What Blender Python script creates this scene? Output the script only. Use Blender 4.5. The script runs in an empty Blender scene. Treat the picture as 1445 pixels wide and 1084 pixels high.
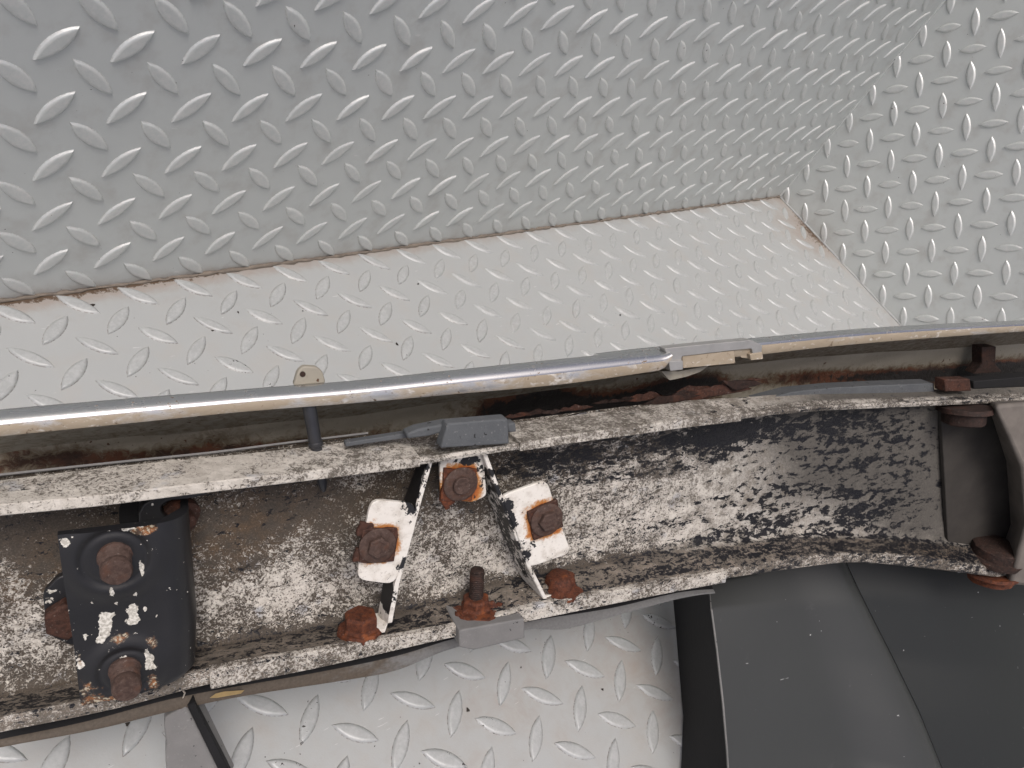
import bpy, math, random
from mathutils import Vector, Matrix
random.seed(7)
SC = bpy.context.scene
COL = SC.collection

# ------------------------------------------------------------------ camera, sky, sun, exposure
CAM_POS = Vector((-1.077927, -0.416842, 0.479941))
# rows: camera right, camera down, camera forward, in world axes
RW = Matrix(((0.743419, -0.528637, 0.409721), (-0.218426, -0.770905, -0.598327), (0.632154, 0.355313, -0.688574)))
FPX = 28.37319 / 36 * 1445
right, down, fwd = Vector(RW[0]), Vector(RW[1]), Vector(RW[2])
cd = bpy.data.cameras.new('camera'); cam = bpy.data.objects.new('camera', cd); COL.objects.link(cam)
cd.sensor_width = 36; cd.lens = 28.37319; cd.clip_start = 0.01; cd.clip_end = 100
cam.matrix_world = Matrix.Translation(CAM_POS) @ Matrix((right, -down, -fwd)).transposed().to_4x4()
SC.camera = cam

SUN_EL, SUN_AZ = 71.0, 212.0          # degrees; azimuth measured from +X, counter-clockwise
w = bpy.data.worlds.new('World'); SC.world = w; w.use_nodes = True
nt = w.node_tree; nt.nodes.clear()
sky = nt.nodes.new('ShaderNodeTexSky'); sky.sky_type = 'NISHITA'; sky.sun_disc = False
sky.sun_elevation = math.radians(SUN_EL); sky.sun_rotation = math.radians(90 - SUN_AZ)
sky.air_density = 0.4; sky.dust_density = 6.0; sky.ozone_density = 1.0
bg = nt.nodes.new('ShaderNodeBackground'); bg.inputs[1].default_value = 0.15
wo = nt.nodes.new('ShaderNodeOutputWorld')
nt.links.new(sky.outputs[0], bg.inputs[0]); nt.links.new(bg.outputs[0], wo.inputs[0])
sd = bpy.data.lights.new('sun', 'SUN'); sd.energy = 1.25; sd.angle = math.radians(24); sd.color = (1, 0.985, 0.965)
so = bpy.data.objects.new('sun', sd); COL.objects.link(so)
a, e = math.radians(SUN_AZ), math.radians(SUN_EL)
sv = Vector((math.cos(a) * math.cos(e), math.sin(a) * math.cos(e), math.sin(e)))
so.rotation_euler = sv.to_track_quat('Z', 'Y').to_euler(); so.location = sv * 3
SC.view_settings.view_transform = 'Standard'; SC.view_settings.look = 'None'
SC.view_settings.exposure = 0.02; SC.view_settings.gamma = 1
SC.cycles.max_bounces = 8

# ------------------------------------------------------------------ bumper frame: u along it, v up, n towards the viewer's side
def ray(px, py):
    return right * ((px - 722.5) / FPX) + down * ((py - 542) / FPX) + fwd
_eu = Vector((2508 / FPX, -217 / FPX, 1)).normalized()
_w0 = Vector((0, -1, 0)); _w0 = (_w0 - _eu * _w0.dot(_eu)).normalized()
_n0 = _eu.cross(_w0)
if _n0.z > 0: _n0 = -_n0
_t = math.radians(17)
_en = math.cos(_t) * _n0 - math.sin(_t) * _w0; _ev = _en.cross(_eu)
RT = RW.transposed()
EU, EV, EN = RT @ _eu, RT @ _ev, RT @ _en
ORG = CAM_POS + ray(700, 760) * 0.40
BM = Matrix((EU, EV, EN)).transposed().to_4x4(); BM.translation = ORG
def wn(u):                                # the bar sweeps back towards its end
    return 0.22 * max(0, u - 0.12) ** 2
def L(px, py, d):                         # a sight line met with the surface lying d in front of the bar's web -> bumper coordinates
    r = ray(px, py); n = d
    for _ in range(8):
        t = ((ORG - CAM_POS).dot(EN) + n) / r.dot(EN)
        p = CAM_POS + r * t - ORG
        u = p.dot(EU); n = d + wn(u)
    return Vector((u, p.dot(EV), p.dot(EN)))
def Lh(px, py, h):                        # the same on the horizontal plane at height h
    r = ray(px, py); t = (h - CAM_POS.z) / r.z
    p = CAM_POS + r * t - ORG
    return Vector((p.dot(EU), p.dot(EV), p.dot(EN)))
def floor_at(px, py):
    r = ray(px, py); return CAM_POS + r * (-CAM_POS.z / r.z)

class Line:                               # a traced edge: v as a function of u on the surface at depth d
    def __init__(s, pts, d):
        s.p = [L(x, y, d(x) if callable(d) else d) for x, y in pts]
    def __call__(s, u):
        p = s.p
        i = 0
        while i < len(p) - 2 and u > p[i + 1].x: i += 1
        a, b = p[i], p[i + 1]; t = (u - a.x) / (b.x - a.x)
        # smooth (Catmull-Rom) interpolation
        m = lambda k: ((p[min(k + 1, len(p) - 1)].y - p[max(k - 1, 0)].y) / (p[min(k + 1, len(p) - 1)].x - p[max(k - 1, 0)].x)) * (b.x - a.x)
        if t < 0 or t > 1: return a.y + (b.y - a.y) * t
        t2, t3 = t * t, t ** 3
        return (2*t3-3*t2+1)*a.y + (t3-2*t2+t)*m(i) + (-2*t3+3*t2)*b.y + (t3-t2)*m(i+1)
    def n(s, u):
        p = s.p; i = 0
        while i < len(p) - 2 and u > p[i + 1].x: i += 1
        a, b = p[i], p[i + 1]; t = min(1.2, max(-.2, (u - a.x) / (b.x - a.x)))
        return a.z + (b.z - a.z) * t

# ------------------------------------------------------------------ mesh helpers
class MB:
    def __init__(s): s.v, s.f, s.m = [], [], []
    def add(s, vs, fs, mi=0):
        b = len(s.v); s.v += [tuple(x) for x in vs]
        for f in fs: s.f.append([b + i for i in f]); s.m.append(mi)
    def grid(s, rows, closed=False, mi=0, mfun=None):
        n = len(rows[0]); b = len(s.v)
        for r in rows: s.v += [tuple(x) for x in r]
        for i in range(len(rows) - 1):
            for j in range(n if closed else n - 1):
                k = (j + 1) % n
                s.f.append([b+i*n+j, b+i*n+k, b+(i+1)*n+k, b+(i+1)*n+j]); s.m.append(mfun(i, j) if mfun else mi)
    def loft(s, rows, mi=0, mfun=None):   # closed sections, capped
        n = len(rows[0]); b = len(s.v)
        s.grid(rows, True, mi, mfun)
        s.f.append([b + j for j in range(n)][::-1]); s.m.append(mi)
        s.f.append([b + (len(rows)-1)*n + j for j in range(n)]); s.m.append(mi)
    def prism(s, front, back, mi=0):
        n = len(front)
        fs = [list(range(n)), list(range(2*n-1, n-1, -1))]
        fs += [[i, i+n, (i+1) % n + n, (i+1) % n] for i in range(n)]
        s.add(list(front) + list(back), fs, mi)
    def lathe(s, base, axis, prof, seg=20, wob=0, mi=0, phase=0, ref=None):   # prof: (radius, height)
        ax = Vector(axis).normalized(); r = Vector(ref) if ref else (Vector((1,0,0)) if abs(ax.x) < .9 else Vector((0,1,0)))
        x = (r - ax * r.dot(ax)).normalized(); y = ax.cross(x); rows = []
        jit = [1 + random.uniform(-wob, wob) for _ in range(seg)]
        for rr, h in prof:
            rows.append([Vector(base) + ax * h + (x * math.cos(phase + 2*math.pi*k/seg) + y * math.sin(phase + 2*math.pi*k/seg)) * (rr * jit[k]) * (1 + random.uniform(-wob, wob) * .4) for k in range(seg)])
        s.loft(rows, mi)
    def build(s, name, mat, parent=None, ang=35, bevel=0, seg=2):
        me = bpy.data.meshes.new(name); me.from_pydata(s.v, [], s.f)
        mats = mat if isinstance(mat, (list, tuple)) else [mat]
        for m_ in mats: me.materials.append(m_)
        me.polygons.foreach_set('material_index', s.m)
        import bmesh
        bm = bmesh.new(); bm.from_mesh(me); bmesh.ops.remove_doubles(bm, verts=bm.verts, dist=1e-7)
        bmesh.ops.recalc_face_normals(bm, faces=bm.faces); bm.to_mesh(me); bm.free()
        me.polygons.foreach_set('use_smooth', [True] * len(me.polygons))
        me.set_sharp_from_angle(angle=math.radians(ang))
        o = bpy.data.objects.new(name, me); COL.objects.link(o)
        if parent: o.parent = parent
        if bevel:
            b = o.modifiers.new('bevel', 'BEVEL'); b.width = bevel; b.segments = seg; b.limit_method = 'ANGLE'; b.angle_limit = math.radians(40)
            b.harden_normals = False
        return o
def tag(o, label=None, cat=None, group=None, kind=None):
    for k, v in (('label', label), ('category', cat), ('group', group), ('kind', kind)):
        if v: o[k] = v
    return o
def attr(o, name, fn):                    # a wear map held by the mesh: fn(point) -> value
    a_ = o.data.attributes.new(name, 'FLOAT', 'POINT')
    a_.data.foreach_set('value', [float(fn(v.co)) for v in o.data.vertices])
def blobs(lst):                           # [(px, py, rx, ry, amount)] -> smooth field over the bar's surface
    q = []
    for px, py, rx, ry, am in lst:
        c = L(px, py, 0); du = abs(L(px + rx, py, 0).x - c.x); dv = abs(L(px, py + ry, 0).y - c.y)
        q.append((c.x, c.y, du, dv, am))
    return lambda p: sum(am * math.exp(-((p.x - x) / du) ** 2 - ((p.y - y) / dv) ** 2) for x, y, du, dv, am in q)
def shifted(lst, d):                      # the same field looked up on the surface lying d in front of the web
    q = []
    for px, py, rx, ry, am in lst:
        c = L(px, py, d); q.append((c.x, c.y, abs(L(px + rx, py, d).x - c.x), abs(L(px, py + ry, d).y - c.y), am))
    return lambda p: sum(am * math.exp(-((p.x - x) / du) ** 2 - ((p.y - y) / dv) ** 2) for x, y, du, dv, am in q)
def rounded(poly, r, k=4):                # round the corners of a polygon of Vectors
    out = []; n = len(poly)
    for i in range(n):
        p, a_, b_ = poly[i], poly[i-1], poly[(i+1) % n]
        d1, d2 = (a_ - p), (b_ - p); q = min(r, d1.length * .45, d2.length * .45)
        A, B = p + d1.normalized() * q, p + d2.normalized() * q
        for j in range(k + 1):
            t = j / k; out.append(A * (1-t)**2 + p * 2*t*(1-t) + B * t*t)
    return out

# ------------------------------------------------------------------ materials
class NT:
    def __init__(s, name):
        s.mat = bpy.data.materials.new(name); s.mat.use_nodes = True; s.t = s.mat.node_tree
        s.bsdf = s.t.nodes['Principled BSDF']; s.tc = s.t.nodes.new('ShaderNodeTexCoord')
        s.oi = None
    def lk(s, a_, b_): s.t.links.new(a_, b_)
    def put(s, sock, v):
        if isinstance(v, bpy.types.NodeSocket): s.lk(v, sock)
        elif isinstance(v, (tuple, list)) and len(v) == 3 and sock.type == 'RGBA': sock.default_value = (*v, 1)
        else: sock.default_value = v
    def coord(s, scale=(1, 1, 1), loc=(0, 0, 0), rnd=False):
        m = s.t.nodes.new('ShaderNodeMapping'); s.lk(s.tc.outputs['Object'], m.inputs[0]); m.inputs['Scale'].default_value = scale
        m.inputs['Location'].default_value = loc
        if rnd:
            if not s.oi: s.oi = s.t.nodes.new('ShaderNodeObjectInfo')
            c = s.math('MULTIPLY', s.oi.outputs['Random'], 7.3); s.lk(c, m.inputs['Location'])
        return m.outputs[0]
    def noise(s, scale, detail=4, rough=.55, dist=0, st=(1, 1, 1), loc=(0, 0, 0), rnd=False):
        n = s.t.nodes.new('ShaderNodeTexNoise'); s.lk(s.coord(st, loc, rnd), n.inputs['Vector'])
        n.inputs['Scale'].default_value = scale; n.inputs['Detail'].default_value = detail
        n.inputs['Roughness'].default_value = rough; n.inputs['Distortion'].default_value = dist
        return n.outputs['Fac']
    def vor(s, scale, st=(1, 1, 1), loc=(0, 0, 0)):
        n = s.t.nodes.new('ShaderNodeTexVoronoi'); s.lk(s.coord(st, loc), n.inputs['Vector']); n.inputs['Scale'].default_value = scale
        return n.outputs['Distance']
    def math(s, op, a_, b_=None, c=None, clamp=False):
        n = s.t.nodes.new('ShaderNodeMath'); n.operation = op; n.use_clamp = clamp
        s.put(n.inputs[0], a_)
        if b_ is not None: s.put(n.inputs[1], b_)
        if c is not None: s.put(n.inputs[2], c)
        return n.outputs[0]
    def step(s, x, lo, hi):               # smooth 0..1
        n = s.t.nodes.new('ShaderNodeMapRange'); n.interpolation_type = 'SMOOTHSTEP'
        s.put(n.inputs['Value'], x); n.inputs['From Min'].default_value = lo; n.inputs['From Max'].default_value = hi
        return n.outputs[0]
    def mix(s, f, a_, b_):
        n = s.t.nodes.new('ShaderNodeMix'); n.data_type = 'RGBA'
        s.put(n.inputs[0], f); s.put(n.inputs[6], a_); s.put(n.inputs[7], b_); return n.outputs[2]
    def lerp(s, f, a_, b_):
        n = s.t.nodes.new('ShaderNodeMix'); n.data_type = 'FLOAT'
        s.put(n.inputs[0], f); s.put(n.inputs[2], a_); s.put(n.inputs[3], b_); return n.outputs[0]
    def at(s, name):
        n = s.t.nodes.new('ShaderNodeAttribute'); n.attribute_name = name; return n.outputs['Fac']
    def bump(s, h, strength=.5, dist=.001, prev=None):
        n = s.t.nodes.new('ShaderNodeBump'); s.put(n.inputs['Height'], h); s.put(n.inputs['Strength'], strength); n.inputs['Distance'].default_value = dist
        if prev: s.lk(prev, n.inputs['Normal'])
        return n.outputs[0]
    def done(s, color, rough=.5, metal=0., normal=None, spec=None, coat=None):
        s.put(s.bsdf.inputs['Base Color'], color); s.put(s.bsdf.inputs['Roughness'], rough); s.put(s.bsdf.inputs['Metallic'], metal)
        if normal is not None: s.lk(normal, s.bsdf.inputs['Normal'])
        if spec is not None: s.put(s.bsdf.inputs['Specular IOR Level'], spec)
        if coat is not None: s.put(s.bsdf.inputs['Coat Weight'], coat)
        return s.mat

def silver(name, tread=False, warm=0.0):
    m = NT(name)
    big = m.noise(5, 3, .6); mid = m.noise(38, 5, .6); fine = m.noise(900, 2, .6)
    base = m.mix(big, (.365, .378, .376), (.41, .423, .42)) if warm else m.mix(big, (.55, .575, .565), (.60, .625, .61))
    base = m.mix(m.math('MULTIPLY', m.step(mid, .48, .72), .40), base, (.40, .385, .36))
    if tread:
        k = m.noise(170, 4, .65, rnd=True); k2 = m.noise(600, 3, .6, rnd=True)
        wear = m.math('ADD', m.math('MULTIPLY', k, .6), m.math('MULTIPLY', k2, .4))
        r = m.oi.outputs['Random']
        thr = m.math('ADD', wear, m.math('MULTIPLY', m.math('MULTIPLY', r, m.math('MULTIPLY', r, r)), .13 if warm else .09))
        chip = m.step(thr, .705, .72)
        col = m.mix(m.step(wear, .40, .62), base, (.45, .463, .46) if warm else (.63, .64, .625))
        col = m.mix(m.math('MULTIPLY', m.at('rim'), m.math('MULTIPLY', m.step(k2, .40, .60), .75 if warm else .3)), col, (.16, .14, .12))
        col = m.mix(chip, col, (.035, .03, .028))
        nb = m.bump(fine, .12, .0006)
        return m.done(col, m.lerp(chip, .46 if warm else .42, .7), m.lerp(chip, .15 if warm else .25, 0), nb)
    sp = m.math('ADD', m.math('MULTIPLY', m.noise(420, 2, .5), .75), m.math('MULTIPLY', m.noise(30, 3, .6, loc=(3, 1, 0)), .25))
    dirt = m.at('dirt'); pat = m.noise(60, 6, .7, dist=.4)
    dm = m.step(m.math('ADD', dirt, m.math('MULTIPLY', m.math('SUBTRACT', pat, .5), .9)), .25, .95)
    col = m.mix(m.math('MULTIPLY', dm, .55), base, (.27, .20, .15))
    crust = m.step(m.math('ADD', dirt, m.math('MULTIPLY', m.math('SUBTRACT', m.noise(260, 5, .7), .5), 1.2)), .95, 1.1)
    col = m.mix(crust, col, (.10, .065, .04))
    specks = m.step(sp, .700, .715)
    col = m.mix(specks, col, (.05, .045, .04))
    scr = m.step(m.noise(60, 2, .5, st=(1, 9, 4), loc=(5, 2, 0)), .735, .745)
    col = m.mix(m.math('MULTIPLY', scr, .5), col, (.7, .7, .69))
    nb = m.bump(fine, .10, .0006); nb = m.bump(mid, .15, .0015, nb)
    return m.done(col, m.lerp(dm, m.lerp(mid, .50, .62) if warm else m.lerp(mid, .40, .50), .75), m.lerp(dm, .10 if warm else .22, .03), nb)

def m_beam():
    m = NT('flaking_bar_paint')
    W, K, Bn = m.at('white'), m.at('black'), m.at('brown')
    f1 = m.noise(640, 5, .70, dist=.7); f2 = m.noise(110, 4, .6, loc=(2, 5, 1)); big = m.noise(24, 3, .6, loc=(7, 1, 3))
    streak = m.noise(150, 5, .62, st=(.16, 1, 1), loc=(1, 9, 2)); st2 = m.noise(420, 5, .7, dist=.8, st=(.45, 1, 1), loc=(4, 4, 4))
    # white oxide flecks over taupe grime, turning to a continuous greyed coat with black islands at the far end
    S = m.at('smooth')
    f3 = m.noise(1500, 3, .6, loc=(6, 2, 7))
    wv = m.math('ADD', m.math('ADD', m.math('MULTIPLY', f1, .62), m.math('MULTIPLY', f3, .28)), m.math('ADD', m.math('MULTIPLY', f2, .25), m.math('ADD', m.math('MULTIPLY', W, .13), m.math('MULTIPLY', m.math('SUBTRACT', big, .5), .30))))
    wm = m.step(wv, .570, .680)
    taupe = m.mix(big, (.050, .041, .033), (.135, .110, .085))
    taupe = m.mix(m.math('MULTIPLY', Bn, m.step(f2, .35, .65)), taupe, (.155, .095, .048))
    taupe = m.mix(m.step(f3, .40, .66), m.mix(.45, taupe, (.02, .018, .016)), taupe)
    wcol = m.mix(m.noise(300, 5, .65, loc=(8, 8, 0)), (.30, .27, .225), (.82, .78, .71))
    wcol = m.mix(m.math('MULTIPLY', m.step(m.noise(90, 3, .5, loc=(1, 3, 8)), .60, .72), .6), wcol, (.36, .39, .44))
    col = m.mix(wm, taupe, wcol)
    coat = m.mix(m.step(m.math('ADD', m.math('MULTIPLY', f2, .6), m.math('MULTIPLY', f1, .4)), .36, .66), (.20, .18, .15), (.60, .57, .515))
    coat = m.mix(m.math('MULTIPLY', m.step(f3, .58, .70), .5), coat, (.10, .09, .08))
    G_ = m.at('grime_shade')  # grime on the coat, with shade painted into it at the far end
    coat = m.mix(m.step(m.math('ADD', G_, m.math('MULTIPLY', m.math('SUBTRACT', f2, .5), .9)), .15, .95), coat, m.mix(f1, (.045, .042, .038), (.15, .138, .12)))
    col = m.mix(S, col, coat)
    isl = m.noise(240, 7, .74, dist=.30, st=(.55, 1, 1), loc=(3, 8, 5))
    st3 = m.lerp(S, st2, isl)
    kv = m.math('ADD', m.math('ADD', m.math('MULTIPLY', st3, .78), m.math('MULTIPLY', streak, .30)), m.math('ADD', m.math('MULTIPLY', K, .20), m.math('MULTIPLY', m.math('SUBTRACT', f1, .5), m.lerp(S, .62, .14))))
    km = m.step(kv, .655, .668)
    col = m.mix(km, col, m.mix(f2, (.006, .006, .008), (.015, .015, .018)))
    rs = m.at('rust'); rm = m.step(m.math('ADD', rs, m.math('MULTIPLY', m.math('SUBTRACT', m.noise(300, 5, .7), .5), 1.1)), .45, .65)
    col = m.mix(rm, col, m.mix(f1, (.06, .02, .010), (.22, .075, .025)))
    h = m.math('SUBTRACT', m.math('MULTIPLY', wm, .5), m.math('MULTIPLY', km, .6))
    nb = m.bump(h, .55, .0006); nb = m.bump(f1, .35, .0005, nb)
    return m.done(col, m.lerp(km, .72, .38), 0, nb, spec=.35)

def m_white():
    m = NT('chipped_white_paint')
    R_ = m.at('rust'); K = m.at('black')
    f = m.noise(420, 5, .68, dist=.5); g = m.noise(150, 4, .6, loc=(3, 3, 0)); s_ = m.noise(700, 4, .7, loc=(1, 6, 2))
    col = m.mix(m.step(g, .42, .7), (.73, .70, .645), (.52, .48, .42))
    col = m.mix(m.math('MULTIPLY', m.step(s_, .60, .68), .5), col, (.34, .30, .26))
    rv = m.math('ADD', R_, m.math('MULTIPLY', m.math('SUBTRACT', f, .5), .75))
    col = m.mix(m.step(rv, .22, .46), col, (.44, .20, .06))
    col = m.mix(m.step(rv, .42, .60), col, (.36, .10, .018))
    col = m.mix(m.step(rv, .62, .85), col, (.10, .032, .015))
    kv = m.math('ADD', m.math('ADD', m.math('MULTIPLY', f, .55), m.math('MULTIPLY', g, .45)), m.math('MULTIPLY', K, .35))
    km = m.step(kv, .69, .70)
    col = m.mix(km, col, (.012, .012, .014))
    nb = m.bump(m.math('SUBTRACT', m.math('MULTIPLY', f, .5), km), .4, .0005)
    return m.done(col, .55, 0, nb)

def m_rust(name, dark, mid, hot, grey=.35):
    m = NT(name)
    f = m.noise(500, 6, .7, dist=.4, rnd=True); g = m.noise(130, 4, .6, rnd=True)
    col = m.mix(m.step(f, .35, .65), dark, mid)
    col = m.mix(m.step(g, .52, .72), col, hot)
    col = m.mix(m.math('MULTIPLY', m.step(m.noise(800, 3, .6, rnd=True), .60, .72), grey), col, (.30, .25, .22))
    nb = m.bump(f, .35, .0003); nb = m.bump(g, .2, .0006, nb)
    return m.done(col, .75, 0, nb, spec=.3)

def m_black():
    m = NT('black_bracket_paint')
    K = m.at('chip')
    f = m.noise(330, 5, .65, dist=.6); g = m.noise(55, 4, .6, loc=(2, 2, 9)); s_ = m.noise(900, 3, .6)
    col = m.mix(g, (.009, .009, .010), (.019, .019, .021))
    cv = m.math('ADD', m.math('ADD', m.math('MULTIPLY', f, .55), m.math('MULTIPLY', m.noise(120, 4, .6, loc=(6, 1, 3)), .45)), m.math('MULTIPLY', K, .40))
    cv = m.math('MAXIMUM', cv, m.math('ADD', m.math('MULTIPLY', m.noise(520, 3, .6, loc=(7, 7, 7)), .75), m.math('MULTIPLY', m.noise(45, 3, .6, loc=(1, 7, 7)), .27)))
    cm = m.step(cv, .685, .70)
    col = m.mix(cm, col, m.mix(m.step(s_, .4, .6), (.42, .40, .35), (.68, .66, .60)))
    R_ = m.at('rust'); rv = m.math('ADD', R_, m.math('MULTIPLY', m.math('SUBTRACT', m.noise(300, 5, .7, loc=(4, 0, 2)), .5), 1.1))
    rm = m.step(rv, .40, .60)
    rc = m.mix(m.step(f, .4, .62), (.07, .045, .03), (.30, .12, .04)); rc = m.mix(m.step(s_, .5, .62), rc, (.45, .40, .30))
    col = m.mix(rm, col, rc)
    nb = m.bump(m.math('ADD', cm, m.math('MULTIPLY', s_, .25)), .4, .0005)
    return m.done(col, m.lerp(cm, m.lerp(g, .36, .50), .75), 0, nb)

def m_cream():
    m = NT('stained_cream_primer')
    D = m.at('dirt')
    f = m.noise(240, 6, .7, dist=.7); g = m.noise(45, 4, .6)
    col = m.mix(g, (.25, .23, .185), (.36, .335, .275))
    dv = m.math('ADD', D, m.math('MULTIPLY', m.math('SUBTRACT', f, .5), 1.7))
    col = m.mix(m.step(dv, .15, .75), col, (.15, .115, .075))
    col = m.mix(m.step(dv, .62, .95), col, m.mix(m.step(g, .4, .62), (.045, .02, .011), (.12, .042, .018)))
    col = m.mix(m.step(dv, 1.05, 1.35), col, (.010, .008, .007))
    sp = m.math('ADD', m.math('MULTIPLY', m.noise(330, 2, .5, loc=(5, 5, 1)), .7), m.math('MULTIPLY', m.noise(60, 3, .5, loc=(9, 1, 1)), .3))
    col = m.mix(m.step(sp, .655, .69), col, (.08, .035, .015))
    return m.done(col, .6, 0, m.bump(f, m.lerp(m.step(D, .3, .9), .25, 1.), .0016))

def m_chrome():
    m = NT('worn_chrome')
    f = m.noise(90, 4, .6, st=(.12, 1, 1)); g = m.noise(600, 3, .6); sc = m.noise(500, 3, .6, st=(.03, 1, 1))
    pit = m.step(m.math('ADD', m.math('MULTIPLY', g, .7), m.math('MULTIPLY', m.noise(60, 3, .6), .3)), .61, .66)
    col = m.mix(f, (.60, .60, .60), (.74, .74, .73)); col = m.mix(pit, col, (.18, .13, .09))
    return m.done(col, m.lerp(pit, m.lerp(f, .18, .36), .7), m.lerp(pit, 1., 0.), m.bump(sc, .06, .0004))
def m_lipface():
    m = NT('grimy_chrome_edge')
    f = m.noise(160, 5, .65, dist=.4, st=(.45, 1, 1)); g = m.noise(46, 3, .6, loc=(3, 3, 3), st=(.5, 1, 1)); s_ = m.noise(420, 4, .65, st=(.5, .9, 1), loc=(1, 7, 2))
    D = m.at('dirt')
    v = m.math('ADD', m.math('ADD', m.math('MULTIPLY', f, .5), m.math('MULTIPLY', g, .5)), m.math('MULTIPLY', D, .3))
    gm = m.step(v, .50, .66)
    col = m.mix(gm, (.70, .695, .68), m.mix(f, (.27, .215, .145), (.46, .39, .30)))
    sm = m.step(m.math('ADD', m.math('MULTIPLY', s_, .6), m.math('MULTIPLY', m.noise(130, 4, .6, st=(.4, 1, 1), loc=(2, 6, 6)), .4)), .55, .64)
    col = m.mix(m.math('MULTIPLY', sm, .6), col, (.8, .78, .74))
    col = m.mix(m.step(m.noise(300, 5, .7, loc=(9, 9, 9)), .60, .68), col, (.16, .11, .07))
    return m.done(col, m.lerp(gm, .28, .62), m.lerp(gm, .75, .12), m.bump(f, .2, .0006))

def m_rubber(name, c0, c1, rough=.75):
    m = NT(name)
    f = m.noise(650, 4, .65); g = m.noise(90, 4, .6)
    col = m.mix(g, c0, c1); col = m.mix(m.math('MULTIPLY', m.step(f, .6, .72), .45), col, (.30, .29, .28))
    col = m.mix(m.step(m.noise(260, 4, .6, loc=(2, 8, 1)), .67, .70), col, (.012, .012, .012))
    return m.done(col, rough, 0, m.bump(f, .5, .0007))
def m_valance(name, col, r, met=.35):
    m = NT(name)
    br = m.noise(300, 3, .6, st=(1, .02, 1)); g = m.noise(14, 4, .6); dust = m.noise(70, 6, .75, dist=.5, loc=(3, 7, 1))
    sp = m.math('ADD', m.math('MULTIPLY', m.noise(380, 2, .5, loc=(2, 2, 2)), .7), m.math('MULTIPLY', m.noise(40, 3, .5), .3))
    c = m.mix(g, col, tuple(x * 1.25 for x in col))
    c = m.mix(m.math('MULTIPLY', m.step(dust, .62, .80), .16), c, (.35, .34, .33))
    c = m.mix(m.step(sp, .705, .715), c, (.5, .5, .49))
    scr = m.step(m.noise(240, 2, .5, st=(.22, 1, 1), loc=(8, 1, 0)), .765, .775)
    c = m.mix(m.math('MULTIPLY', scr, .8), c, (.45, .45, .44))
    return m.done(c, m.lerp(br, r, r + .07), met, m.bump(br, .05, .0003), spec=.75)
def m_plain(name, col, rough=.6, metal=0., var=.3, sc=200):
    m = NT(name); f = m.noise(sc, 4, .6)
    return m.done(m.mix(f, tuple(x * (1 - var) for x in col), tuple(min(1, x * (1 + var)) for x in col)), rough, metal, m.bump(f, .3, .0006))

def m_lowlip():
    m = NT('grimy_grey_lower_edge'); D = m.at('dirt'); f = m.noise(200, 5, .68, st=(.4, 1, 1)); g = m.noise(700, 4, .6)
    col = m.mix(g, (.12, .12, .118), (.23, .228, .22))
    col = m.mix(m.step(m.math('ADD', D, m.math('MULTIPLY', m.math('SUBTRACT', f, .5), 1.2)), .35, .8), col, m.mix(g, (.045, .034, .024), (.14, .11, .08)))
    return m.done(col, .62, .1, m.bump(f, .3, .0006))
M = dict(lowlip=m_lowlip(), floor=silver('silver_floor_paint', warm=1), wall=silver('silver_wall_paint'), tread=silver('silver_tread_paint', True), ftread=silver('silver_floor_tread_paint', True, 1.),
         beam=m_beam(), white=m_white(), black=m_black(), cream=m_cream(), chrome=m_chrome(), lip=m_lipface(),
         rust=m_rust('brown_rust', (.030, .014, .010), (.070, .032, .022), (.085, .033, .020)),
         orust=m_rust('orange_rust', (.050, .017, .010), (.12, .038, .018), (.20, .060, .020), .2),
         drust=m_rust('dark_rust', (.017, .011, .009), (.040, .022, .017), (.055, .026, .018), .2),
         bracket2=m_plain('pale_grimy_steel', (.145, .128, .112), .75, 0, .6, 70),
         dull=m_plain('dull_plated_steel', (.40, .395, .38), .5, .55, .25, 120),
         bolt=m_rust('grey_brown_rust', (.050, .030, .024), (.090, .058, .047), (.085, .042, .028), .25),
         rubber=m_rubber('blue_grey_rubber', (.060, .066, .072), (.115, .122, .128)), strip=m_rubber('grey_rubber_strip', (.13, .13, .127), (.21, .205, .20)),
         dark=m_plain('black_plastic_and_gap_shade', (.004, .004, .005), .8), pin=m_plain('grey_black_plastic', (.03, .031, .035), .32),  # dark: black plastic parts, also the painted shade in gaps
         val=m_valance('dark_satin_grey', (.030, .032, .031), .42, .15), val2=m_valance('dark_satin_black', (.016, .018, .017), .40),
         bracket=m_plain('grimy_brown_steel', (.032, .028, .024), .85, 0, .65, 60), leaf=m_plain('dry_leaf', (.40, .28, .12), .7, 0, .3, 300),
         crumb=m_plain('dark_crumb', (.03, .025, .02), .9), seam=m_plain('dirty_seam_filler', (.19, .16, .13), .8, 0, .55, 120), thread=m_plain('pale_fibre', (.4, .36, .3), .8))

# ------------------------------------------------------------------ checker-plate corner
def lozenge():                            # one raised tear, long axis +X
    hl, hw, h = .0152, .0047, .0015; rows = []
    for s_, z in ((1.10, -.0002), (1.0, .00015), (.88, .0009), (.72, .00145), (.45, h)):
        r = []
        for k in range(9):
            t = -1 + k / 4; r.append((hl * t * (1 - (1 - s_) * .45), hw * s_ * (1 - t * t) ** .9, z))
        for k in range(7, 0, -1):
            t = -1 + k / 4; r.append((hl * t * (1 - (1 - s_) * .45), -hw * s_ * (1 - t * t) ** .9, z))
        rows.append(r)
    return rows
_lz = lozenge()
def lz_mesh(mb, mat4):
    rows = [[mat4 @ Vector(p) for p in r] for r in _lz]
    mb.grid(rows, True); n = len(rows[0]); b = len(mb.v) - n; mb.f.append([b + j for j in range(n)]); mb.m.append(0)
def make_lz(mat):
    mb = MB(); lz_mesh(mb, Matrix.Identity(4)); o = mb.build('raised_tread', mat, None, 60)
    attr(o, 'rim', lambda p: 1 if p.z < .0004 else 0); return o
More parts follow.
